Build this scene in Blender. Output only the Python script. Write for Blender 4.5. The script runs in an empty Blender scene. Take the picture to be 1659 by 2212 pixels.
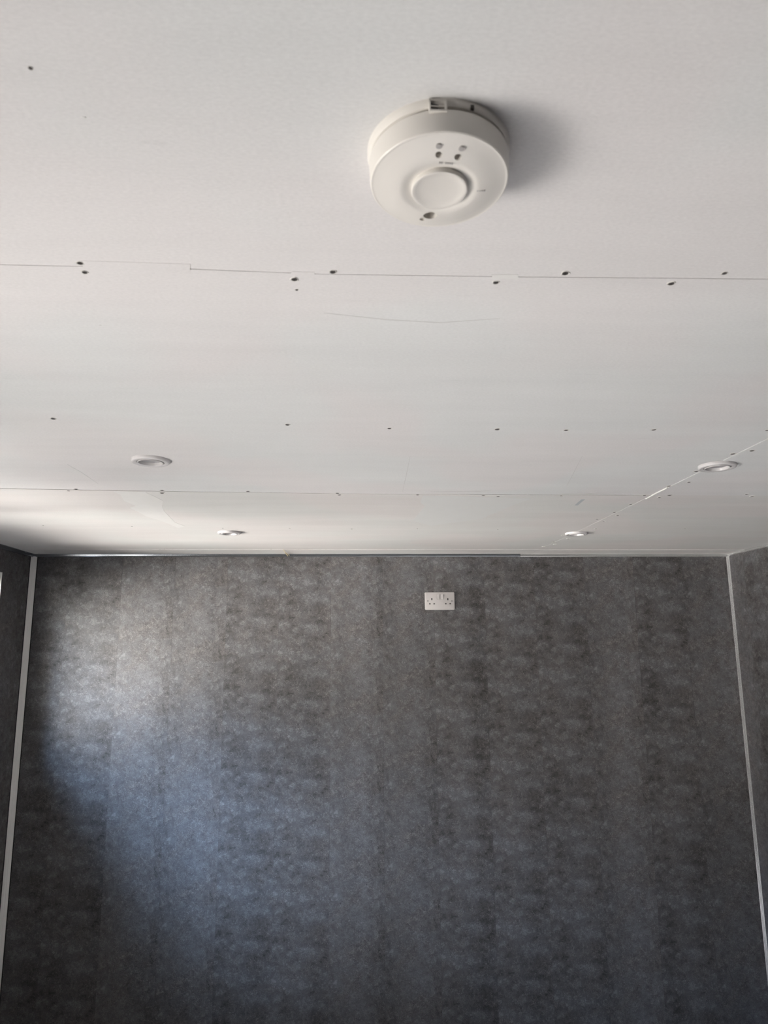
import bpy, bmesh, math, random
from mathutils import Vector, Matrix
random.seed(7)
PI = math.pi
S = bpy.context.scene
C = S.collection

# ------------------------------------------------------------------ camera
EYE = 1.88                                   # camera height above the floor
CEIL = EYE + 0.4219                          # ceiling height
XL, XR, YB, YR = -1.4743, 1.8686, 3.3278, -1.70   # left, right, back, rear walls
cam_d = bpy.data.cameras.new('camera')
cam = bpy.data.objects.new('camera', cam_d)
C.objects.link(cam)
cam_d.sensor_fit = 'VERTICAL'
cam_d.sensor_height = 36.0
cam_d.sensor_width = 27.0
cam_d.lens = 1507.33 / 2212 * 36
rt = Vector((0.99869, -0.05067, -0.00683))
up = Vector((-0.00264, -0.18455, 0.98282))
fw = Vector((0.05106, 0.98152, 0.18444))
m = Matrix((rt, up, -fw)).transposed().to_4x4()
m.translation = Vector((0, 0, EYE))
cam.matrix_world = m
cam_d.clip_start = 0.02
cam_d.dof.use_dof = True
cam_d.dof.focus_distance = 2.6
cam_d.dof.aperture_fstop = 12.0
S.camera = cam

# ------------------------------------------------------------------ daylight
S.view_settings.view_transform = 'Standard'
S.view_settings.look = 'None'
S.view_settings.gamma = 1
S.view_settings.use_curve_mapping = False
S.view_settings.exposure = 0.07

GROUND = (1.0, 0.96, 0.90)     # light bounced off pale sunlit paving
HAZE = (1.0, 0.98, 0.93)         # pale sky near the horizon
SKY = (0.70, 1.0, 1.48)          # blue sky
FLOOR_FILL = (0.95, 1.0, 1.09)  # tint of the fill lamp added to brighten the room off the floor
world = bpy.data.worlds.new('daylight')
S.world = world
world.use_nodes = True
wn, wl = world.node_tree.nodes, world.node_tree.links
wn.clear()
w_tc = wn.new('ShaderNodeTexCoord')
w_sep = wn.new('ShaderNodeSeparateXYZ')
wl.new(w_tc.outputs['Generated'], w_sep.inputs[0])
w_map = wn.new('ShaderNodeMapRange')
w_map.inputs['From Min'].default_value = -1
w_map.inputs['From Max'].default_value = 1
wl.new(w_sep.outputs['Z'], w_map.inputs['Value'])
w_ramp = wn.new('ShaderNodeValToRGB')
els = w_ramp.color_ramp.elements
els[0].position, els[0].color = 0.0, (0.25, 0.23, 0.21, 1)
els[1].position, els[1].color = 1.0, (0.20, 0.42, 0.85, 1)
for z, c in ((0.47, (0.55, 0.53, 0.50)), (0.51, (0.95, 0.97, 1.0)), (0.60, (0.55, 0.75, 1.0))):
    e = els.new(z)
    e.color = (*c, 1)
wl.new(w_map.outputs[0], w_ramp.inputs[0])
w_bg = wn.new('ShaderNodeBackground')
w_bg.inputs['Strength'].default_value = 0.8
wl.new(w_ramp.outputs[0], w_bg.inputs['Color'])
w_out = wn.new('ShaderNodeOutputWorld')
wl.new(w_bg.outputs[0], w_out.inputs[0])

# openings in the left wall: (y0, y1, z0, z1)
WIN_A = (1.35, 3.044, 1.52, 2.186)
WIN_B = (0.0, 0.95, 0.03, 2.0)
T = 0.06


def portal(name, loc, size, rot):
    d = bpy.data.lights.new(name, 'AREA')
    d.shape = 'RECTANGLE'
    d.size, d.size_y = size
    d.cycles.is_portal = True
    o = bpy.data.objects.new(name, d)
    o.location = loc
    o.rotation_euler = rot
    C.objects.link(o)


for nm, w in (('portal_window', WIN_A), ('portal_patio', WIN_B)):
    portal(nm, (XL - T - 0.01, (w[0] + w[1]) / 2, (w[2] + w[3]) / 2), (w[3] - w[2], w[1] - w[0]), (0, -PI / 2, 0))


# soft daylight entering through each part of the glazing: bearing and height of the patch of
# ground, horizon or sky it comes from (degrees; bearing 0 = straight through the window); the floor row is an added ambient fill
GLAZING = {'Af': (2.2, 3.054, 1.52, 2.186), 'An': (1.35, 2.2, 1.52, 2.186), 'Bl': (0.0, 0.95, 0.03, 1.1), 'Bh': (0.0, 0.95, 1.1, 2.0)}
DAYLIGHT = [
    ('Af', 0, -15, 5.1, GROUND),
    ('Af', 0, -28, 1.9, GROUND),
    ('Af', 22, -15, 5.5, GROUND),
    ('Af', 22, 26, 3.3, SKY),
    ('Af', 42, -2, 5.2, GROUND),
    ('Af', 60, 12, 4.1, HAZE),
    ('An', 0, -42, 3.1, GROUND),
    ('An', 60, 26, 8.5, SKY),
    ('An', 72, -2, 2.0, GROUND),
    ('Bh', 0, -28, 3.0, GROUND),
    ('Bl', 22, -15, 4.6, GROUND),
    ('Bl', 22, -42, 1.8, GROUND),
    ('Bl', 22, 26, 76.6, FLOOR_FILL),
    ('Bl', 42, -15, 4.2, GROUND),
    ('Bl', 42, -42, 2.1, GROUND),
    ('Bl', 60, -15, 3.9, GROUND),
]
for seg, az, el, energy, col in DAYLIGHT:
    y0, y1, z0, z1 = GLAZING[seg]
    az, el, spread = math.radians(az), math.radians(el), math.radians(28)
    d = Vector((-math.cos(az) * math.cos(el), -math.sin(az) * math.cos(el), math.sin(el)))
    R_ = 1.2 if seg[0] == 'B' else 0.9
    L = bpy.data.lights.new('daylight', 'AREA')
    L.shape = 'RECTANGLE'
    L.size = (y1 - y0) * math.cos(az) + 2 * R_ * math.tan(spread / 2) + 0.02
    L.size_y = (z1 - z0) + 2 * R_ * math.tan(spread / 2)
    L.spread = spread
    L.energy = energy * L.size * L.size_y
    L.color = col
    lo = bpy.data.objects.new('daylight', L)
    lo.location = Vector((XL - T, (y0 + y1) / 2, (z0 + z1) / 2)) + d * R_
    lo.rotation_euler = d.to_track_quat('Z', 'Y').to_euler()
    C.objects.link(lo)


# ------------------------------------------------------------------ helpers
def obj(name, bm, mat, parent=None, smooth=None, kind=None, label=None, cat=None, group=None):
    me = bpy.data.meshes.new(name)
    bmesh.ops.recalc_face_normals(bm, faces=bm.faces)
    bm.to_mesh(me)
    bm.free()
    o = bpy.data.objects.new(name, me)
    C.objects.link(o)
    for mm in (mat if isinstance(mat, (list, tuple)) else [mat]):
        me.materials.append(mm)
    if smooth is not None:
        me.shade_smooth()
        me.set_sharp_from_angle(angle=math.radians(smooth))
    if parent:
        o.parent = parent
    if kind:
        o['kind'] = kind
    if label:
        o['label'] = label
    if cat:
        o['category'] = cat
    if group:
        o['group'] = group
    return o


def thing(name, label, cat, loc=(0, 0, 0), rot=(0, 0, 0), group=None):
    o = bpy.data.objects.new(name, None)
    o.empty_display_size = 0.02
    o.location = loc
    o.rotation_euler = rot
    o['label'] = label
    o['category'] = cat
    if group:
        o['group'] = group
    C.objects.link(o)
    return o


def add_box(bm, a, b):
    r = bmesh.ops.create_cube(bm, size=1)
    for v in r['verts']:
        v.co = Vector([(a[i] + b[i]) / 2 + v.co[i] * (b[i] - a[i]) for i in range(3)])
    return r['verts']


def add_lathe(bm, prof, n=96, c=(0, 0, 0), a0=0, a1=2 * PI):
    full = abs(a1 - a0 - 2 * PI) < 1e-6
    rings = []
    cnt = n if full else n + 1
    for i in range(cnt):
        t = a0 + (a1 - a0) * i / n
        rings.append([bm.verts.new((c[0] + r * math.cos(t), c[1] + r * math.sin(t), c[2] + z)) for r, z in prof])
    for i in range(n):
        A, B = rings[i], rings[(i + 1) % cnt]
        for j in range(len(prof) - 1):
            try:
                bm.faces.new((A[j], A[j + 1], B[j + 1], B[j]))
            except ValueError:
                pass
    bmesh.ops.remove_doubles(bm, verts=bm.verts, dist=1e-7)


def add_extrude(bm, prof, p0, p1, u, v):
    """profile (a, b) -> a*u + b*v swept from p0 to p1"""
    p0, p1, u, v = map(Vector, (p0, p1, u, v))
    A = [bm.verts.new(p0 + u * a + v * b) for a, b in prof]
    B = [bm.verts.new(p1 + u * a + v * b) for a, b in prof]
    n = len(prof)
    for i in range(n):
        bm.faces.new((A[i], A[(i + 1) % n], B[(i + 1) % n], B[i]))
    bm.faces.new(A)
    bm.faces.new(B[::-1])


def add_poly(bm, pts, z0, z1):
    A = [bm.verts.new((x, y, z0)) for x, y in pts]
    B = [bm.verts.new((x, y, z1)) for x, y in pts]
    n = len(pts)
    for i in range(n):
        bm.faces.new((A[i], A[(i + 1) % n], B[(i + 1) % n], B[i]))
    bm.faces.new(A)
    bm.faces.new(B[::-1])


def add_tube(bm, pts, r, n=8):
    pts = [Vector(p) for p in pts]
    rings = []
    for i, p in enumerate(pts):
        d = (pts[min(i + 1, len(pts) - 1)] - pts[max(i - 1, 0)]).normalized()
        a = d.cross(Vector((0.3, 0.2, 1))).normalized()
        b = d.cross(a)
        rings.append([bm.verts.new(p + r * (a * math.cos(2 * PI * k / n) + b * math.sin(2 * PI * k / n))) for k in range(n)])
    for i in range(len(pts) - 1):
        for k in range(n):
            bm.faces.new((rings[i][k], rings[i][(k + 1) % n], rings[i + 1][(k + 1) % n], rings[i + 1][k]))
    bm.faces.new(rings[0])
    bm.faces.new(rings[-1])


def add_rrect(bm, cx, cz, w, h, r, y0, y1, n=6):
    """rounded rectangle prism in the xz plane, front at y0 with a small edge chamfer"""
    def loop(ins, y):
        out = []
        for sx, sz, a0 in ((1, 1, 0), (-1, 1, PI / 2), (-1, -1, PI), (1, -1, 3 * PI / 2)):
            for k in range(n + 1):
                a = a0 + PI / 2 * k / n
                out.append(bm.verts.new((cx + sx * (w / 2 - r) + (r - ins) * math.cos(a), y,
                                         cz + sz * (h / 2 - r) + (r - ins) * math.sin(a))))
        return out
    d = y1 - y0
    ch = min(abs(d) * 0.35, r * 0.6, 0.0022)
    s = 1 if d > 0 else -1
    L = [loop(0, y1), loop(0, y0 + s * ch), loop(ch * 0.35, y0 + s * ch * 0.3), loop(ch, y0)]
    k = len(L[0])
    for a, b in zip(L[:-1], L[1:]):
        for i in range(k):
            bm.faces.new((a[i], a[(i + 1) % k], b[(i + 1) % k], b[i]))
    bm.faces.new(L[0])
    bm.faces.new(L[-1])


class NT:
    def __init__(self, name):
        self.m = bpy.data.materials.new(name)
        self.m.use_nodes = True
        self.n = self.m.node_tree.nodes
        self.l = self.m.node_tree.links
        self.b = self.n['Principled BSDF']

    def link(self, a, b):
        self.l.new(a, b)

    def set(self, sock, v):
        if isinstance(v, bpy.types.NodeSocket):
            self.l.new(v, sock)
        elif v is not None:
            sock.default_value = v

    def math(self, op, a, b=None, c=None, clamp=False):
        n = self.n.new('ShaderNodeMath')
        n.operation = op
        n.use_clamp = clamp
        for i, v in enumerate((a, b, c)):
            if v is not None:
                self.set(n.inputs[i], v)
        return n.outputs[0]

    def mapr(self, v, a, b, c=0.0, d=1.0, smooth=True):
        n = self.n.new('ShaderNodeMapRange')
        if smooth:
            n.interpolation_type = 'SMOOTHSTEP'
        for k, x in zip(('Value', 'From Min', 'From Max', 'To Min', 'To Max'), (v, a, b, c, d)):
            self.set(n.inputs[k], x)
        return n.outputs[0]

    def mix(self, f, a, b, mode='MIX'):
        n = self.n.new('ShaderNodeMix')
        n.data_type = 'RGBA'
        n.blend_type = mode
        self.set(n.inputs[0], f)
        self.set(n.inputs[6], (*a, 1) if isinstance(a, tuple) else a)
        self.set(n.inputs[7], (*b, 1) if isinstance(b, tuple) else b)
        return n.outputs[2]

    def comb(self, x, y, z):
        n = self.n.new('ShaderNodeCombineXYZ')
        for i, v in enumerate((x, y, z)):
            self.set(n.inputs[i], v)
        return n.outputs[0]

    def noise(self, vec, scale, detail=2.0, rough=0.5, dist=0.0):
        n = self.n.new('ShaderNodeTexNoise')
        self.set(n.inputs['Vector'], vec)
        n.inputs['Scale'].default_value = scale
        n.inputs['Detail'].default_value = detail
        n.inputs['Roughness'].default_value = rough
        n.inputs['Distortion'].default_value = dist
        return n.outputs['Fac']

    def obj_xyz(self):
        tc = self.n.new('ShaderNodeTexCoord')
        s = self.n.new('ShaderNodeSeparateXYZ')
        self.link(tc.outputs['Object'], s.inputs[0])
        return tc.outputs['Object'], s.outputs

    def bump(self, h, strength, dist=0.001):
        n = self.n.new('ShaderNodeBump')
        n.inputs['Strength'].default_value = strength
        n.inputs['Distance'].default_value = dist
        self.set(n.inputs['Height'], h)
        self.link(n.outputs[0], self.b.inputs['Normal'])


def plain(name, col, rough=0.5, metal=0.0, var=0.04, scale=60.0, spec=0.5):
    t = NT(name)
    v, _ = t.obj_xyz()
    f = t.noise(v, scale, 3)
    a = tuple(c * (1 - var) for c in col)
    b = tuple(min(1, c * (1 + var)) for c in col)
    t.link(t.mix(f, a, b), t.b.inputs['Base Color'])
    t.b.inputs['Roughness'].default_value = rough
    t.b.inputs['Metallic'].default_value = metal
    t.b.inputs['Specular IOR Level'].default_value = spec
    return t.m


# ------------------------------------------------------------------ wall panel material
def panel_material(name, axis, u0, w, extra_seam=False, seed=0.0):
    t = NT(name)
    _, xyz = t.obj_xyz()
    u = xyz[axis]
    z = xyz[2]
    p = t.math('DIVIDE', t.math('SUBTRACT', u, u0), w)
    i = t.math('FLOOR', t.math('ADD', p, 0.0))
    fr = t.math('SUBTRACT', p, i)
    wn_ = t.n.new('ShaderNodeTexWhiteNoise')
    wn_.noise_dimensions = '1D'
    t.link(t.math('ADD', i, 13.37 + seed), wn_.inputs['W'])
    hsh = wn_.outputs['Value']
    wn2 = t.n.new('ShaderNodeTexWhiteNoise')
    wn2.noise_dimensions = '1D'
    t.link(t.math('ADD', i, 71.9 + seed), wn2.inputs['W'])
    hsh2 = wn2.outputs['Value']
    PER = 0.345
    ang = t.math('MULTIPLY', t.math('ADD', z, t.math('MULTIPLY', hsh, PER)), 2 * PI / PER)
    R = PER / (2 * PI)
    var = t.math('MULTIPLY', t.math('GREATER_THAN', hsh2, 0.55), 3.1)   # two different prints
    cx_ = t.math('ADD', t.math('MULTIPLY', fr, w), var)
    vec = t.comb(cx_, t.math('MULTIPLY', t.math('COSINE', ang), R), t.math('MULTIPLY', t.math('SINE', ang), R))
    # non repeating coordinates
    uz = t.comb(u, z, 4.2 + seed)
    streak = t.comb(t.math('MULTIPLY', u, 1.0), t.math('MULTIPLY', z, 0.16), 1.0)
    cloud = t.noise(vec, 11.0, 4, 0.6, 0.3)
    med = t.noise(vec, 40.0, 6, 0.75, 0.6)
    fine = t.noise(uz, 300.0, 3, 0.75)
    stk = t.noise(streak, 9.0, 3, 0.55)
    # curled pale flakes: thin level lines of a distorted noise, where the cloud is pale
    curl = t.noise(vec, 95.0, 2, 0.6, 2.4)
    line = t.mapr(t.math('ABSOLUTE', t.math('SUBTRACT', curl, 0.55)), 0.010, 0.030, 1.0, 0.0)
    mask = t.mapr(t.noise(vec, 26.0, 4, 0.75, 0.3), 0.46, 0.54)
    flake = t.math('MULTIPLY', line, mask)
    speck = t.mapr(t.noise(uz, 140.0, 2, 0.6, 1.0), 0.61, 0.66)
    patch = t.math('MULTIPLY', t.mapr(t.noise(vec, 50.0, 6, 0.75, 1.2), 0.53, 0.58), t.mapr(t.noise(vec, 12.0, 2), 0.48, 0.58))
    dark = t.math('MULTIPLY', t.mapr(t.noise(vec, 32.0, 6, 0.78, 0.6), 0.46, 0.36), t.mapr(cloud, 0.56, 0.44))
    vo = t.n.new('ShaderNodeTexVoronoi')
    vo.inputs['Scale'].default_value = 34.0
    t.link(uz, vo.inputs['Vector'])
    pit = t.mapr(vo.outputs['Distance'], 0.045, 0.075, 1.0, 0.0)
    pit = t.math('MULTIPLY', pit, t.mapr(t.noise(uz, 22.0, 1), 0.53, 0.56))
    # brightness
    v = t.math('ADD', 0.22, t.math('MULTIPLY', cloud, 1.25))
    v = t.math('ADD', v, t.math('MULTIPLY', t.math('SUBTRACT', med, 0.5), 1.5))
    v = t.math('ADD', v, t.math('MULTIPLY', t.math('SUBTRACT', fine, 0.5), 1.6))
    v = t.math('ADD', v, t.math('MULTIPLY', t.math('SUBTRACT', stk, 0.5), 0.85))
    v = t.math('ADD', v, t.math('MULTIPLY', flake, 1.0))
    v = t.math('ADD', v, t.math('MULTIPLY', speck, 0.60))
    v = t.math('ADD', v, t.math('MULTIPLY', patch, 0.55))
    v = t.math('SUBTRACT', v, t.math('MULTIPLY', dark, 0.38))
    # every print is a little paler towards one edge, so neighbouring panels meet at a step
    side = t.math('MULTIPLY', t.math('SUBTRACT', 0.5, fr), t.math('MULTIPLY', t.math('SUBTRACT', hsh, 0.35), 0.38))
    v = t.math('ADD', v, side)
    v = t.math('MULTIPLY', v, t.math('ADD', 0.90, t.math('MULTIPLY', hsh2, 0.18)))
    v = t.math('MAXIMUM', v, 0.22)
    v = t.math('MULTIPLY', v, t.math('SUBTRACT', 1.0, t.math('MULTIPLY', pit, 0.75)))
    # seams, only faintly visible and fading along their length
    edge = t.math('MINIMUM', fr, t.math('SUBTRACT', 1.0, fr))
    seam = t.mapr(edge, 0.0008 / w, 0.0022 / w, 1.0, 0.0)
    if extra_seam:
        h1 = t.mapr(t.math('ABSOLUTE', t.math('SUBTRACT', z, EYE - 1.055)), 0.001, 0.002, 1.0, 0.0)
        seam = t.math('MAXIMUM', seam, t.math('MULTIPLY', h1, t.math('LESS_THAN', u, -1.303)))
    sf = t.mapr(t.noise(t.comb(t.math('MULTIPLY', i, 5.3), z, 0.0), 2.2, 2), 0.46, 0.72, 0.0, 0.42)
    v = t.math('MULTIPLY', v, t.math('SUBTRACT', 1.0, t.math('MULTIPLY', seam, sf)))
    tint = t.mix(t.mapr(cloud, 0.35, 0.65), (0.104, 0.0955, 0.0935), (0.097, 0.0955, 0.0995))
    col = t.mix(1.0, tint, t.comb(v, v, v), 'MULTIPLY')
    t.link(col, t.b.inputs['Base Color'])
    t.set(t.b.inputs['Roughness'], t.mapr(med, 0.3, 0.7, 0.56, 0.44))
    t.b.inputs['Specular IOR Level'].default_value = 0.45
    hgt = t.math('ADD', t.math('MULTIPLY', med, 0.3), t.math('MULTIPLY', fine, 0.15))
    hgt = t.math('SUBTRACT', hgt, t.math('MULTIPLY', seam, 0.15))
    t.bump(hgt, 0.25, 0.0012)
    return t.m


M_back = panel_material('grey_stone_panel_back', 0, -1.303, 0.2445, True)
M_side = panel_material('grey_stone_panel_side', 1, 3.20, 0.2445, seed=5)
M_side2 = panel_material('grey_stone_panel_other_side', 1, 3.25, 0.2445, seed=11)
M_rear = panel_material('grey_stone_panel_rear', 0, -1.303, 0.2445, seed=23)


# ------------------------------------------------------------------ ceiling board material
def board_material(name, col, pink):
    t = NT(name)
    v, xyz = t.obj_xyz()
    st = t.comb(t.math('MULTIPLY', xyz[0], 0.35), t.math('MULTIPLY', xyz[1], 2.2), 0.3)
    a = t.noise(st, 5.0, 4, 0.6)
    b = t.noise(v, 2.2, 2, 0.5, 0.4)
    grain = t.noise(t.comb(t.math('MULTIPLY', xyz[0], 0.5), xyz[1], 0.0), 420.0, 2, 0.6)
    base = t.mix(t.mapr(b, 0.42, 0.60), col, pink)
    f = t.math('ADD', 0.91, t.math('MULTIPLY', a, 0.18))
    f = t.math('ADD', f, t.math('MULTIPLY', t.math('SUBTRACT', grain, 0.5), 0.22))
    blotch = t.mapr(t.noise(st, 26.0, 3, 0.7), 0.66, 0.80, 0.0, 0.06)
    f = t.math('SUBTRACT', f, blotch)
    t.link(t.mix(1.0, base, t.comb(f, f, f), 'MULTIPLY'), t.b.inputs['Base Color'])
    t.b.inputs['Roughness'].default_value = 0.8
    t.b.inputs['Specular IOR Level'].default_value = 0.25
    t.bump(t.math('ADD', t.math('MULTIPLY', a, 1.0), t.math('MULTIPLY', grain, 0.10)), 0.25, 0.002)
    return t.m


M_board = board_material('plasterboard_paper', (0.655, 0.655, 0.65), (0.668, 0.645, 0.64))
M_board2 = board_material('plasterboard_paper_far', (0.625, 0.617, 0.60), (0.642, 0.612, 0.597))
M_fill = plain('joint_filler', (0.68, 0.67, 0.655), 0.85, var=0.03, scale=30, spec=0.2)
M_fill2 = plain('thin_skim', (0.632, 0.630, 0.620), 0.85, var=0.02, scale=20, spec=0.2)
M_scuff = plain('grey_scuff', (0.54, 0.53, 0.52), 0.8, var=0.12, scale=90, spec=0.2)
M_pencil = plain('blue_grey_smear', (0.42, 0.44, 0.46), 0.8, var=0.05)
M_gap = plain('joint_shadow_core', (0.36, 0.31, 0.29), 0.9, var=0.2)
M_trim = plain('pale_plastic_trim', (0.86, 0.85, 0.83), 0.30, var=0.02)
M_ridge = plain('ridged_satin_metal_trim', (0.66, 0.66, 0.66), 0.24, metal=0.75, var=0.03)
M_silver = plain('satin_silver_trim', (0.34, 0.36, 0.39), 0.16, metal=0.85, var=0.03)
M_black = plain('painted_shadow_gap', (0.012, 0.012, 0.013), 0.8, var=0.1)
M_white = plain('white_fitting_plastic', (0.50, 0.475, 0.465), 0.35, var=0.01)
M_ring = plain('pale_lamp_ring', (0.62, 0.60, 0.60), 0.25, var=0.01)
M_lamp = plain('frosted_lamp_face', (0.26, 0.25, 0.26), 0.25, var=0.02)
M_alarm = plain('cream_white_alarm_plastic', (0.70, 0.668, 0.628), 0.38, var=0.01)
M_grill = plain('alarm_dark_inside', (0.03, 0.025, 0.022), 0.7, var=0.1)
M_dot = plain('grey_ink_and_switch_shade', (0.36, 0.34, 0.33), 0.6, var=0.05)  # printed dots, and the painted shade behind the socket rockers
M_ink = plain('faint_grey_ink', (0.42, 0.40, 0.39), 0.6, var=0.05)
M_screw = plain('black_phosphate_steel', (0.11, 0.10, 0.095), 0.5, metal=0.5, var=0.2, scale=900)
M_steel = plain('plated_steel', (0.40, 0.38, 0.37), 0.3, metal=0.9, var=0.05)
M_paper = plain('torn_board_paper', (0.66, 0.64, 0.61), 0.85, var=0.1, scale=500)
M_pin = plain('socket_slot_black', (0.02, 0.018, 0.018), 0.6, var=0.1)
M_straw = plain('straw_coloured_strand', (0.62, 0.52, 0.30), 0.6, var=0.2, scale=300)
M_floor = plain('grey_floor_boards', (0.30, 0.28, 0.26), 0.5, var=0.15, scale=6)
M_upvc = plain('white_window_frame', (0.72, 0.72, 0.72), 0.3, var=0.01)
tg = NT('window_glass')
tr = tg.n.new('ShaderNodeBsdfTransparent')
gl = tg.n.new('ShaderNodeBsdfGlossy')
gl.inputs['Roughness'].default_value = 0.0
lw = tg.n.new('ShaderNodeLayerWeight')
lw.inputs['Blend'].default_value = 0.5
fz = tg.n.new('ShaderNodeMath')
fz.operation = 'MULTIPLY_ADD'
pw = tg.n.new('ShaderNodeMath')
pw.operation = 'POWER'
pw.inputs[1].default_value = 5.0
tg.link(lw.outputs['Facing'], pw.inputs[0])
tg.link(pw.outputs[0], fz.inputs[0])
fz.inputs[1].default_value = 0.9
fz.inputs[2].default_value = 0.03
mx = tg.n.new('ShaderNodeMixShader')
tg.link(fz.outputs[0], mx.inputs[0])
tg.link(tr.outputs[0], mx.inputs[1])
tg.link(gl.outputs[0], mx.inputs[2])
tg.link(mx.outputs[0], tg.n['Material Output'].inputs['Surface'])
M_glass = tg.m

# ------------------------------------------------------------------ room shell
bm = bmesh.new()
add_box(bm, (XL - T, YR - T, -0.1), (XR + T, YB + T, 0))
obj('floor', bm, M_floor, kind='structure')

bm = bmesh.new()
add_box(bm, (XL - T, YB, 0), (XR + T, YB + T, CEIL + 0.05))
obj('wall_back', bm, M_back, kind='structure')

bm = bmesh.new()
add_box(bm, (XR, YR, 0), (XR + T, YB, CEIL + 0.05))
obj('wall_right', bm, M_side, kind='structure')


def wall_with_holes(bm, lo, hi, holes, box):
    """vertical strips between the holes; box(a0,a1,z0,z1) adds one block"""
    a = lo
    for h0, h1, z0, z1 in sorted(holes):
        box(a, h0, 0, CEIL + 0.05)
        if z0 > 0:
            box(h0, h1, 0, z0)
        box(h0, h1, z1, CEIL + 0.05)
        a = h1
    box(a, hi, 0, CEIL + 0.05)


bm = bmesh.new()
wall_with_holes(bm, YR, YB, [WIN_A, WIN_B], lambda a, b, c, d: add_box(bm, (XL - T, a, c), (XL, b, d)))
obj('wall_left', bm, M_side2, kind='structure')
bm = bmesh.new()
wall_with_holes(bm, XL - T, XR + T, [], lambda a, b, c, d: add_box(bm, (a, YR - T, c), (b, YR, d)))
obj('wall_rear', bm, M_rear, kind='structure')


# ------------------------------------------------------------------ ceiling
bm = bmesh.new()
add_box(bm, (XL - T, YR - T, CEIL + 0.0125), (XR + T, YB + T, CEIL + 0.06))
ceiling = obj('ceiling', bm, M_gap, kind='structure')

XJ = 0.8895
J1 = [(XL - 0.1, 0.7325), (-0.3928, 0.7425), (-0.2129, 0.7424), (-0.029, 0.7490), (0.1881, 0.7464), (0.4961, 0.7400), (XJ, 0.737)]
J2 = [(XL - 0.1, 1.895), (-0.9498, 1.911), (-0.521, 1.9381), (0.1169, 1.9650), (XJ, 1.9635)]
J2r = [(XJ, 1.9635), (1.241, 1.9614), (XR + 0.1, 1.960)]
J0 = [(XL - 0.1, -0.46), (XJ, -0.46)]
JE = [(XL - 0.1, YB + 0.05), (XJ, YB + 0.05)]
JR = [(XL - 0.1, YR - 0.05), (XJ, YR - 0.05)]
G = 0.0005


def board(near, far, z, mat, x_in=0.0):
    pts = [(x, y + G) for x, y in near] + [(x, y - G) for x, y in reversed(far)]
    b = bmesh.new()
    add_poly(b, pts, z, CEIL + 0.0124)
    return obj('plasterboard', b, mat, ceiling)


board(JR, J0, CEIL, M_board)
board(J0, J1, CEIL, M_board)
board(J1, J2, CEIL, M_board)
board([(x, y + 0.0006) for x, y in J2], JE, CEIL - 0.0008, M_board2)
ZF = CEIL - 0.0008
DROP = 0.0013                                    # the boards right of the long joint hang slightly lower
XG = XJ + 0.0012
board([(XG, YR - 0.05), (XR + 0.1, YR - 0.05)], [(XG, -0.46), (XR + 0.1, -0.46)], CEIL - DROP, M_board)
board([(XG, -0.46), (XR + 0.1, -0.46)], [(XG, 1.9635), (1.241, 1.9614), (XR + 0.1, 1.960)], CEIL - DROP, M_board)
board([(XG, 1.9635), (1.241, 1.9614), (XR + 0.1, 1.960)], [(XG, 2.78), (XR + 0.1, 2.78)], CEIL - DROP * 0.8, M_board2)
b = bmesh.new()
add_poly(b, [(XG - 0.001, 2.7814 - G * 2), (XR + 0.1, 2.7814 - G * 2), (XR + 0.1, YB + 0.05), (XG - 0.013, YB + 0.05)], CEIL - DROP * 0.8, CEIL + 0.0124)
obj('plasterboard', b, M_board2, ceiling)


def flat(name, pts, mat, th=0.0003, z=None):
    b = bmesh.new()
    z = CEIL if z is None else z
    add_poly(b, pts, z - th, z + 0.0002)
    return obj(name, b, mat, ceiling)


def ribbon(name, pts, w, mat, th=0.0002, z=None):
    L, Rr = [], []
    for i, p in enumerate(pts):
        a = Vector(pts[max(i - 1, 0)])
        c = Vector(pts[min(i + 1, len(pts) - 1)])
        d = (c - a).normalized()
        n = Vector((-d.y, d.x)) * w / 2 * (1.0 if 0 < i < len(pts) - 1 else 0.5)
        L.append((p[0] + n.x, p[1] + n.y))
        Rr.append((p[0] - n.x, p[1] - n.y))
    return flat(name, L + Rr[::-1], mat, th, z)


# filler wiped over the joints and thin skimmed patches
flat('filler_patch', [(-0.655, 1.937), (-0.650, 1.984), (-0.6661, 2.0696), (-0.6552, 2.1477), (-0.6812, 2.178), (-0.6743, 2.3317), (-0.6455, 2.4212),
                      (-0.625, 2.5694), (-0.5903, 2.5278), (-0.6079, 2.4491), (-0.5906, 2.2309), (-0.5728, 2.139), (-0.5517, 2.0677),
                      (-0.5579, 2.0142), (-0.5700, 1.9500), (-0.560, 1.942)], M_fill, z=ZF)
flat('skim_patch', [(0.2168, 1.985), (0.219, 2.0753), (0.2403, 2.1408), (0.2263, 2.4017), (0.3008, 2.5087), (0.461, 2.3618),
                    (0.5162, 2.1139), (0.5485, 2.0141), (0.3371, 1.9879)], M_fill2, z=ZF)
flat('grey_smear', [(0.7098, 2.1182), (0.7201, 2.118), (0.7122, 2.0249), (0.701, 2.0251)], M_pencil, z=ZF)
flat('filler_patch', [(-0.300, 0.730), (-0.1785, 0.7325), (-0.1829, 0.7490), (-0.302, 0.7500)], M_board)
flat('filler_patch', [(0.166, 0.742), (0.197, 0.7405), (0.200, 0.7500), (0.170, 0.7520)], M_fill)
for pts in ([(-0.066, 0.744), (-0.040, 0.7445), (-0.040, 0.751), (-0.068, 0.752)],):
    flat('filler_patch', pts, M_board)
ribbon('filler_line', [(0.26, 1.972), (0.40, 1.969), (0.45, 1.970), (0.53, 1.970)], 0.010, M_fill, 0.0005, ZF)
ribbon('filler_line', [(0.62, 1.952), (0.70, 1.950), (0.80, 1.953), (0.86, 1.951)], 0.007, M_fill, 0.0008)
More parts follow.
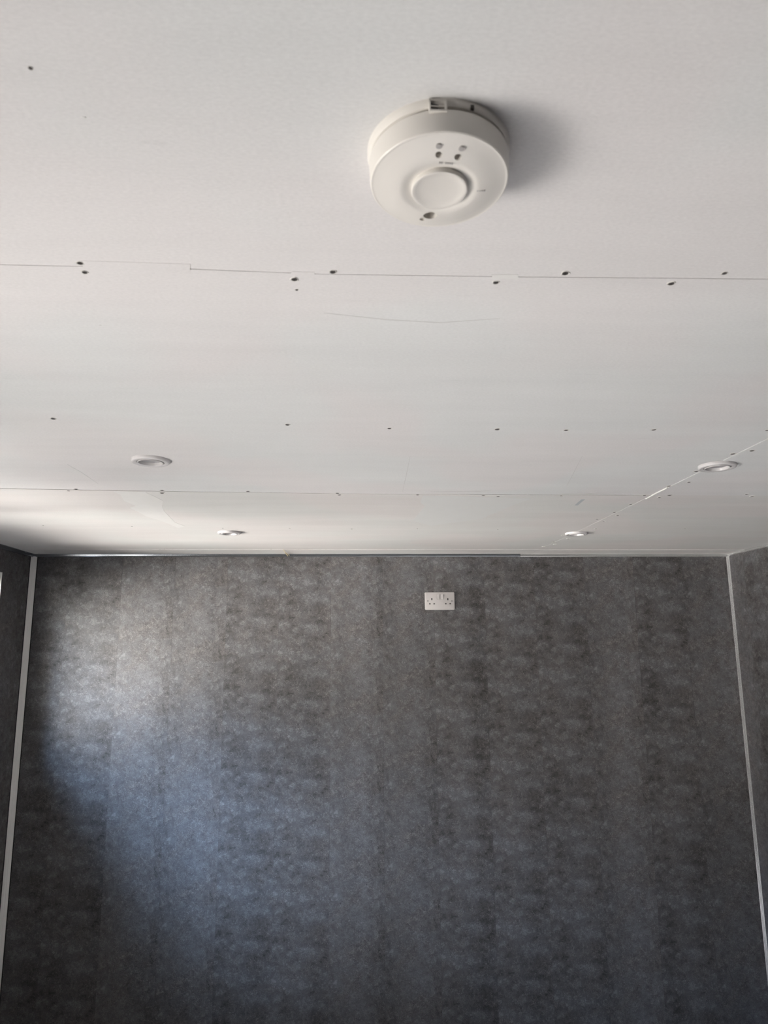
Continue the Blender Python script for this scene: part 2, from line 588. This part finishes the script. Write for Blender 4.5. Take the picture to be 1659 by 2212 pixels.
ribbon('scuff', [(-0.0322, 0.8459), (0.0469, 0.8615), (0.1219, 0.8683), (0.2002, 0.8532)], 0.0022, M_scuff, 0.00012)
ribbon('scuff', [(0.1416, 1.5471), (0.1478, 1.7263), (0.1534, 1.93)], 0.0012, M_scuff)
ribbon('scuff', [(0.5402, 1.5369), (0.5707, 1.692), (0.6012, 1.8505)], 0.0010, M_scuff)
ribbon('scuff', [(-0.6669, 1.6429), (-0.6631, 1.7205), (-0.6656, 1.8486)], 0.0020, M_fill2)
ribbon('scuff', [(0.2332, 1.9295), (0.3775, 1.9206), (0.4027, 1.9139)], 0.004, M_scuff)
# loose torn paper edge catching the light along the long joint
ribbon('torn_paper_edge', [(XJ - 0.0005, 1.86), (XJ + 0.001, 1.93), (XJ + 0.003, 2.01)], 0.005, M_fill, 0.0035)
# edging strip of board next to the back wall
b = bmesh.new()
add_box(b, (XL, 3.170, CEIL - 0.0020), (XJ, YB, CEIL + 0.0003))
add_box(b, (XJ, 3.176, CEIL - 0.0024), (XR, YB, CEIL + 0.0003))
obj('edge_strip', b, M_board2, ceiling)
ribbon('crack', [(-0.285, 3.163), (-0.24, 3.160), (-0.19, 3.165), (-0.16, 3.163)], 0.006, M_gap, 0.0004, ZF)
# specks of dried filler near the second joint
b = bmesh.new()
for _ in range(60):
    x = random.uniform(0.22, 1.0)
    y = 1.965 + random.gauss(0, 0.012)
    r = random.uniform(0.0008, 0.0022)
    bmesh.ops.create_icosphere(b, subdivisions=1, radius=r, matrix=Matrix.Translation((x, y, CEIL)) @ Matrix.Diagonal((1.6, 1, 0.5, 1)))
for _ in range(26):
    x, y = random.uniform(-0.6, 1.5), random.uniform(0.5, 3.1)
    r = random.uniform(0.0007, 0.0015)
    bmesh.ops.create_icosphere(b, subdivisions=1, radius=r, matrix=Matrix.Translation((x, y, CEIL - (DROP if x > XJ else 0))) @ Matrix.Diagonal((1.6, 1, 0.5, 1)))
o = obj('filler_crumbs', b, M_fill, ceiling)
o['kind'] = 'stuff'

# ------------------------------------------------------------------ trims
def ridged(leg, n):
    """corner cover profile with raised lips and ridges; a, b measured along the two walls"""
    pts = [(0, 0), (leg, 0)]
    for k in range(n * 6 + 1):
        s = k / (n * 6)
        bulge = 0.06 * leg * (0.5 + 0.5 * math.cos(2 * PI * n * s))
        pts.append((leg * (1 - s) + bulge, leg * s + bulge))
    pts.append((0, leg))
    return pts


ZT = CEIL - 0.014
bm = bmesh.new()
prof = [(0, 0), (0.021, 0), (0.0215, 0.0022), (0.0200, 0.0026), (0.0135, 0.0070), (0.0112, 0.0112), (0.0070, 0.0135), (0.0026, 0.0200), (0.0022, 0.0215), (0, 0.021)]
add_extrude(bm, prof, (XL, YB, 0.0), (XL, YB, ZT), (1, 0, 0), (0, -1, 0))
obj('trim_1', bm, M_trim, kind='structure')
bm = bmesh.new()
add_extrude(bm, [(0.0, 0.0), (0.0250, 0.0), (0.0250, 0.0008), (0.0, 0.0008)], (XL, YB, 0.0), (XL, YB, ZT), (1, 0, 0), (0, -1, 0))
add_extrude(bm, [(0.0, 0.0), (0.0008, 0.0), (0.0008, 0.027), (0.0, 0.027)], (XL, YB, 0.0), (XL, YB, ZT), (1, 0, 0), (0, -1, 0))
obj('trim_shadow_gap', bm, M_black, kind='structure')  # flat black strips painting in the shadow gaps beside the corner trim
bm = bmesh.new()
add_extrude(bm, ridged(0.0105, 3), (XR, YB, 0.0), (XR, YB, CEIL - 0.006), (-1, 0, 0), (0, -1, 0))
obj('trim_3', bm, M_ridge, kind='structure')
# top trims along the ceiling line: small rounded cover strips
cove = [(0, 0), (0.0075, 0), (0.0082, 0.0030), (0.0068, 0.0100), (0.0042, 0.0140), (0, 0.0145)]
bm = bmesh.new()
add_extrude(bm, cove, (XL, YB, CEIL - 0.0012), (0.83, YB, CEIL - 0.0012), (0, -1, 0), (0, 0, -1))
obj('trim_4', bm, M_silver, kind='structure')
bm = bmesh.new()
add_extrude(bm, cove, (0.832, YB, CEIL - 0.0024), (XR, YB, CEIL - 0.0022), (0, -1, 0), (0, 0, -1))
obj('trim_7', bm, M_ridge, kind='structure')
bm = bmesh.new()
add_extrude(bm, [(a * 1.5, c * 1.25) for a, c in cove], (XL, YR, CEIL), (XL, YB, CEIL), (1, 0, 0), (0, 0, -1))
obj('trim_5', bm, M_silver, kind='structure')
bm = bmesh.new()
add_extrude(bm, [(a * 0.7, c * 0.75) for a, c in cove], (XR, YR, CEIL - 0.002), (XR, YB, CEIL - 0.002), (-1, 0, 0), (0, 0, -1))
obj('trim_6', bm, M_ridge, kind='structure')

# ------------------------------------------------------------------ windows
def frame_rect(bm, x0, x1, a0, a1, z0, z1, w):
    for p, q_ in (((x0, a0, z0), (x1, a0 + w, z1)), ((x0, a1 - w, z0), (x1, a1, z1)),
                  ((x0, a0 + w, z0), (x1, a1 - w, z0 + w)), ((x0, a0 + w, z1 - w), (x1, a1 - w, z1))):
        add_box(bm, p, q_)


for k, (w, mull) in enumerate(((WIN_A, [2.2]), (WIN_B, [0.0])), 1):
    bm = bmesh.new()
    frame_rect(bm, XL - T, XL - T + 0.04, w[0], w[1], w[2], w[3], 0.03)
    for y in mull:
        add_box(bm, (XL - T, y - 0.03, w[2] + 0.03), (XL - T + 0.04, y + 0.03, w[3] - 0.03))
    win = obj('window_%d' % k, bm, M_upvc, kind='structure')
    bm = bmesh.new()
    add_box(bm, (XL - T + 0.018, w[0] + 0.02, w[2] + 0.02), (XL - T + 0.022, w[1] - 0.02, w[3] - 0.02))
    obj('pane', bm, M_glass, win)
    # thin edge trim round the reveal on the room side
    bm = bmesh.new()
    for p, q_ in (((XL - 0.012, w[0], w[2]), (XL + 0.004, w[0] + 0.003, w[3])), ((XL - 0.012, w[1] - 0.003, w[2]), (XL + 0.005, w[1], w[3])),
                  ((XL - 0.012, w[0], w[3] - 0.003), (XL + 0.004, w[1], w[3])), ((XL - 0.012, w[0], w[2]), (XL + 0.004, w[1], w[2] + 0.003))):
        add_box(bm, p, q_)
    obj('reveal_trim', bm, M_trim, win)
# ------------------------------------------------------------------ fire alarm
alarm = thing('smoke_alarm', 'round cream white smoke alarm with a central button, fixed to the ceiling', 'smoke alarm',
              (0.0776, 0.5388, CEIL), (-0.049, 0, 0))
bm = bmesh.new()
add_lathe(bm, [(0, 0.006), (0.0619, 0.006), (0.0619, -0.0035), (0.0612, -0.0068), (0.0596, -0.0092), (0.0570, -0.0098), (0, -0.0098)], 128)
obj('base_plate', bm, M_alarm, alarm, 35)
bm = bmesh.new()
add_lathe(bm, [(0.0, -0.0095), (0.0560, -0.0095), (0.0560, -0.0125), (0, -0.0125)], 96)
obj('seam_gap', bm, M_grill, alarm, 35)
bm = bmesh.new()
prof = [(0, -0.0116), (0.0588, -0.0116), (0.0602, -0.0125), (0.0603, -0.0160), (0.0598, -0.0290), (0.0592, -0.0318), (0.0583, -0.0326),
        (0.0574, -0.0325), (0.0560, -0.0326), (0.0480, -0.0348), (0.0400, -0.0366), (0.0350, -0.0374), (0.0325, -0.0375),
        (0.0295, -0.0368), (0.0270, -0.0359), (0.0254, -0.0355), (0.0246, -0.0354), (0, -0.0354)]
add_lathe(bm, prof, 160)
body = obj('housing', bm, M_alarm, alarm, 28)
# cut the indicator holes, locking hole and side notch
cut = bmesh.new()
def cyl(bm, x, y, r, z0, z1, sx=1.0):
    g = bmesh.ops.create_cone(bm, cap_ends=True, segments=28, radius1=r, radius2=r, depth=abs(z1 - z0),
                              matrix=Matrix.Translation((x, y, (z0 + z1) / 2)) @ Matrix.Diagonal((sx, 1, 1, 1)))
cyl(cut, -0.0053, -0.0392, 0.0029, -0.0300, -0.05)
cyl(cut, 0.0104, -0.0375, 0.0029, -0.0300, -0.05)
cyl(cut, -0.0036, 0.0366, 0.0056, -0.0280, -0.05, 1.15)
cyl(cut, -0.0100, 0.0440, 0.0026, -0.0300, -0.05)
me = bpy.data.meshes.new('cut')
bmesh.ops.recalc_face_normals(cut, faces=cut.faces)
cut.to_mesh(me)
cut.free()
cutter = bpy.data.objects.new('cut', me)
C.objects.link(cutter)
cutter.parent = alarm
md = body.modifiers.new('b', 'BOOLEAN')
md.object = cutter
md.operation = 'DIFFERENCE'
md.solver = 'EXACT'
dg = bpy.context.evaluated_depsgraph_get()
new = bpy.data.meshes.new_from_object(body.evaluated_get(dg))
body.modifiers.clear()
body.data = new
bpy.data.objects.remove(cutter)
new.set_sharp_from_angle(angle=math.radians(28))
bm = bmesh.new()
add_lathe(bm, [(0.0238, -0.0352), (0.0241, -0.0388), (0.0236, -0.0398), (0.0224, -0.0400), (0.0205, -0.0393), (0.015, -0.0387), (0.008, -0.0384), (0, -0.0383)], 96)
obj('test_button', bm, M_alarm, alarm, 50)
for x, y in ((-0.0053, -0.0392), (0.0104, -0.0375)):
    bm = bmesh.new()
    cyl(bm, x - 0.0003, y - 0.0002, 0.0026, -0.0299, -0.0318)  # dark disc painting the shade in the hole, offset to leave a bright crescent
    obj('indicator_hole_shade', bm, M_grill, alarm)
bm = bmesh.new()
cyl(bm, -0.0042, 0.0352, 0.0040, -0.0279, -0.0305)  # dark disc for the shade at the bottom of the locking hole
obj('lock_hole_shade', bm, M_grill, alarm)
for x, y in ((-0.0061, -0.0468), (0.0124, -0.0450)):
    bm = bmesh.new()
    rr = math.hypot(x, y)
    zz = -0.0326 - (0.056 - rr) / 0.008 * 0.0024
    add_lathe(bm, [(0, -0.0003), (0.0025, -0.0003), (0.0025, 0.001), (0, 0.001)], 24, (x, y, zz))
    obj('printed_dot', bm, M_dot, alarm)
# two small blurred captions: rows of short ink strokes
def caption(x, y, w, n, rot=0.0):
    b = bmesh.new()
    rr = math.hypot(x, y)
    zz = -0.0369 - (0.040 - rr) / 0.007 * 0.0009
    for k in range(n):
        if n > 4 and k == 2:
            continue
        u = (k - (n - 1) / 2) * w / n
        cx_, cy_ = x + u * math.cos(rot), y + u * math.sin(rot)
        add_box(b, (cx_ - w / n * 0.36, cy_ - 0.0007, zz - 0.0003), (cx_ + w / n * 0.36, cy_ + 0.0007, zz + 0.002))
    obj('caption', b, M_ink, alarm)
caption(0.0015, -0.0315, 0.0120, 7, 0.06)
caption(0.0365, 0.0012, 0.0080, 4)
# latch bracket on the camera side, and the small square hole beside it
bm = bmesh.new()
yb = -0.0612
add_box(bm, (-0.0150, yb - 0.0006, -0.0040), (-0.0010, yb + 0.006, -0.0060))
add_box(bm, (-0.0150, yb - 0.0006, -0.0140), (-0.0010, yb + 0.006, -0.0155))
add_box(bm, (-0.0028, yb - 0.0008, -0.0140), (-0.0010, yb + 0.006, -0.0050))
add_box(bm, (-0.0150, yb - 0.0006, -0.0140), (-0.0138, yb + 0.006, -0.0050))
add_box(bm, (-0.0138, yb + 0.0004, -0.0096), (-0.0028, yb + 0.006, -0.0108))
latch = obj('latch', bm, M_alarm, alarm)
bm = bmesh.new()
add_box(bm, (-0.0140, yb + 0.0013, -0.0058), (-0.0075, yb + 0.006, -0.0142))
obj('latch_recess', bm, M_grill, latch)
bm = bmesh.new()
add_box(bm, (0.0184, -0.0590, -0.0062), (0.0212, -0.052, -0.0092))
obj('vent_slot', bm, M_grill, alarm)

# ------------------------------------------------------------------ downlights
def make_downlight():
    t = thing('downlight', '', 'ceiling light', group='recessed ceiling downlights')
    b = bmesh.new()
    add_lathe(b, [(0.0436, 0.001), (0.0436, -0.0030), (0.0428, -0.0058), (0.0410, -0.0072), (0.0390, -0.0076), (0.0330, -0.0070),
                  (0.0312, -0.0064), (0.0306, -0.0050), (0.0306, 0.001)], 96)
    obj('bezel', b, M_ring, t, 40)
    b = bmesh.new()
    add_lathe(b, [(0.0306, -0.0026), (0.0292, -0.0026)], 64)
    obj('shadow_groove', b, M_pin, t)
    b = bmesh.new()
    add_lathe(b, [(0.0294, 0.001), (0.0294, -0.0072), (0.0284, -0.0080), (0.0270, -0.0076), (0.0256, -0.0040), (0.0250, 0.0)], 96)
    obj('inner_ring', b, M_ring, t, 40)
    b = bmesh.new()
    add_lathe(b, [(0.0252, -0.0008), (0.0200, -0.0014), (0.0150, -0.0010), (0.0, -0.0006)], 64)
    obj('lamp_face', b, M_lamp, t, 40)
    return t


def copy_tree(o, parent=None):
    c = o.copy()
    C.objects.link(c)
    c.parent = parent
    for ch in list(o.children):
        copy_tree(ch, c)
    return c


dl0 = make_downlight()
DLS = [(-0.459, 1.597, 0, 'white round downlight at left, the larger one, clear of any joint'),
       (0.899, 1.610, 0.0016, 'white round downlight at far right, sitting on the diagonal board joint'),
       (-0.455, 2.668, 0.0008, 'small white round downlight at left, near the back wall'),
       (0.899, 2.680, 0.0013, 'small white round downlight at right near the back wall, on the board joint')]
for k, (x, y, dz, lab) in enumerate(DLS):
    o = dl0 if k == 0 else copy_tree(dl0)
    o.location = (x, y, CEIL - dz)
    o.rotation_euler = (0, 0, 0.7 * k)
    o['label'] = lab

# ------------------------------------------------------------------ plasterboard screws
def make_screw():
    t = thing('drywall_screw', '', 'screw')
    b = bmesh.new()
    add_lathe(b, [(0.0058, 0.0004), (0.0056, -0.0004), (0.0050, -0.0009), (0.0040, -0.0004), (0.0033, 0.0004)], 20)
    for v in b.verts:
        a = math.atan2(v.co.y, v.co.x)
        s = 1 + 0.10 * math.sin(3 * a + 0.7) + 0.05 * math.sin(7 * a)
        v.co.x *= s
        v.co.y *= s
    obj('paper_rim', b, M_paper, t, 60)
    b = bmesh.new()
    add_lathe(b, [(0.0037, 0.0004), (0.0039, -0.0009), (0.0022, -0.0010), (0.0010, -0.0006), (0, -0.0005)], 20)
    h = obj('screw_head', b, M_screw, t, 40)
    b = bmesh.new()
    add_box(b, (-0.0018, -0.00035, -0.0011), (0.0018, 0.00035, 0))
    add_box(b, (-0.00035, -0.0018, -0.0011), (0.00035, 0.0018, 0))
    obj('cross_recess', b, M_pin, h)
    return t


ROWS = [
    ('near', 0.42, 'small dark screw head alone at the top left of the ceiling', [(-0.2368, 0.4616)]),
    ('first', 0.82, 'along the long ceiling joint nearest the smoke alarm',
     [(-0.3017, 0.735), (-0.3038, 0.755), (-0.0641, 0.7614), (-0.0632, 0.7866), (-0.0186, 0.743), (0.175, 0.7598), (0.2516, 0.7356), (0.3863, 0.7539), (0.4381, 0.7284)]),
    ('mid', 1.0, 'in the row just before the larger downlights',
     [(-0.5583, 1.2955), (-0.1195, 1.3196), (0.0814, 1.3378), (0.2991, 1.3376), (0.4408, 1.3398), (0.6185, 1.3315), (0.8544, 1.3294)]),
    ('second', 1.15, 'along the ceiling joint between the near and far downlights',
     [(-0.7768, 1.937), (-0.7487, 1.9157), (-0.5179, 1.9259), (-0.5258, 1.9565), (-0.282, 1.9334), (-0.0311, 1.9532), (-0.026, 1.9721), (0.2, 1.9679), (0.3924, 1.9707),
      (0.4393, 1.9861), (0.6229, 1.9729), (0.8689, 1.9651), (0.9233, 1.9872), (1.1638, 1.9401), (1.196, 1.9689)]),
    ('side', 1.2, 'beside the slanting joint through the right-hand downlights',
     [(0.9079, 1.476), (0.8817, 1.5079), (0.8790, 1.6749), (0.9156, 1.7876), (0.8858, 1.8418), (0.9404, 1.9572), (0.8807, 2.0968), (0.8799, 2.2298), (0.9136, 2.2889),
      (0.8707, 2.3659), (0.9092, 2.408), (0.9366, 2.5659), (0.8605, 2.7393), (0.9121, 2.8277), (0.8800, 2.9221), (0.9042, 2.9931), (0.8750, 3.0676)]),
    ('far', 0.75, 'in the faint row by the small far downlights',
     [(-1.0871, 2.5126), (-0.7821, 2.5347), (-0.4638, 2.5732), (-0.2173, 2.5763), (0.0133, 2.5849), (0.2599, 2.5773), (0.5665, 2.5909), (1.2818, 2.5628)]),
    ('edge', 0.75, 'in the ceiling edge right above the back wall',
     [(-1.4318, 3.2902), (-0.8444, 3.1609), (-0.8219, 3.1531), (-0.5914, 3.2924), (-0.3483, 3.1612), (1.1662, 3.1947)]),
]
ORD = ['first', 'second', 'third', 'fourth', 'fifth', 'sixth', 'seventh', 'eighth', 'ninth', 'tenth', 'eleventh', 'twelfth', 'thirteenth',
       'fourteenth', 'fifteenth', 'sixteenth', 'seventeenth']
sc0 = make_screw()
first = True
for key, size, phrase, pts in ROWS:
    for k, (x, y) in enumerate(pts):
        o = sc0 if first else copy_tree(sc0)
        first = False
        s = size * random.uniform(0.85, 1.12)
        if (x, y) == (-0.0632, 0.7866):
            s *= 0.45
        z = CEIL
        if x > XG:
            z -= DROP
        elif y > 3.17:
            z -= 0.0020
        elif y > 1.9665 or (y > 1.94 and x < -0.4):
            z -= 0.0008
        o.location = (x, y, z)
        o.scale = (s, s, s)
        o.rotation_euler = (random.uniform(-0.03, 0.03), random.uniform(-0.03, 0.03), random.uniform(0, 6.28))
        if key == 'near':
            o['label'] = phrase
        elif key == 'side':
            o['label'] = 'dark screw, %s from the right, %s' % (ORD[k], phrase)
        else:
            o['label'] = 'dark screw, %s from left, %s' % (ORD[k], phrase)
        o['group'] = 'plasterboard screws in the ceiling'

# ------------------------------------------------------------------ double socket on the back wall
sock = thing('wall_socket', 'white double switched power socket mounted high on the grey back wall', 'power socket', (0.4355, YB, EYE + 0.194))
K = 0.1405 / 589
def sp(px, py):
    return (px - 822) * K, (542 - py) * K
bm = bmesh.new()
add_rrect(bm, 0, 0, 0.1415, 0.0835, 0.005, -0.0095, 0.0)
obj('face_plate', bm, M_white, sock, 30)
for px, py in ((788, 460), (868, 460)):
    x, z = sp(px, py)
    bm = bmesh.new()
    add_box(bm, (x - 0.0062, -0.0098, z - 0.0125), (x + 0.0062, -0.009, z + 0.0125))
    obj('switch_shade_outline', bm, M_dot, sock)  # grey plate drawing the shadow outline round the rocker
    bm = bmesh.new()
    A = [(-0.0112, z - 0.0115), (-0.0150, z + 0.0115), (-0.0090, z + 0.0115), (-0.0090, z - 0.0115)]
    add_extrude(bm, [(a, c) for a, c in A], (x - 0.0052, 0, 0), (x + 0.0052, 0, 0), (0, 1, 0), (0, 0, 1))
    obj('rocker_switch', bm, M_white, sock)
for px, py, w, h in ((662, 505, .0052, .0095), (982, 507, .0052, .0095), (620, 598, .0072, .0048), (707, 598, .0072, .0048), (939, 598, .0072, .0048), (1027, 598, .0072, .0048)):
    x, z = sp(px, py)
    bm = bmesh.new()
    add_box(bm, (x - w / 2, -0.0097, z - h / 2), (x + w / 2, -0.006, z + h / 2))
    obj('pin_slot', bm, M_pin, sock)
for px, py in ((580, 540), (1063, 542)):
    x, z = sp(px, py)
    bm = bmesh.new()
    add_lathe(bm, [(0.0036, 0.0), (0.0036, -0.0104), (0.0030, -0.0108), (0, -0.0104)], 24)
    bmesh.ops.rotate(bm, verts=bm.verts, matrix=Matrix.Rotation(-PI / 2, 3, 'X'))
    for v in bm.verts:
        v.co = Vector((v.co.x + x, -abs(v.co.y), v.co.z + z))
    sr = obj('screw', bm, M_steel, sock, 40)
    bm = bmesh.new()
    add_box(bm, (x - 0.003, -0.0110, z - 0.0005), (x + 0.003, -0.0100, z + 0.0005))
    obj('screw_slot', bm, M_pin, sr)

# ------------------------------------------------------------------ stray strand over the top trim
bm = bmesh.new()
z0 = CEIL - 0.0012
add_tube(bm, [(-0.2945, 3.168, z0 + 0.0005), (-0.2930, 3.200, z0 - 0.0035), (-0.2905, 3.250, z0 - 0.0050), (-0.2880, 3.300, z0 - 0.0065), (-0.2862, 3.317, z0 - 0.0100)], 0.0013)
add_tube(bm, [(-0.2905, 3.250, z0 - 0.0050), (-0.2840, 3.295, z0 - 0.0045), (-0.2790, 3.316, z0 - 0.0090)], 0.0009)
add_tube(bm, [(-0.2960, 3.270, z0 - 0.0030), (-0.2900, 3.312, z0 - 0.0085), (-0.2870, 3.3175, z0 - 0.0130)], 0.0010)
obj('loose_strand', bm, M_straw, label='straw-coloured loose strand sticking out of the ceiling edge over the back wall trim', cat='strand')
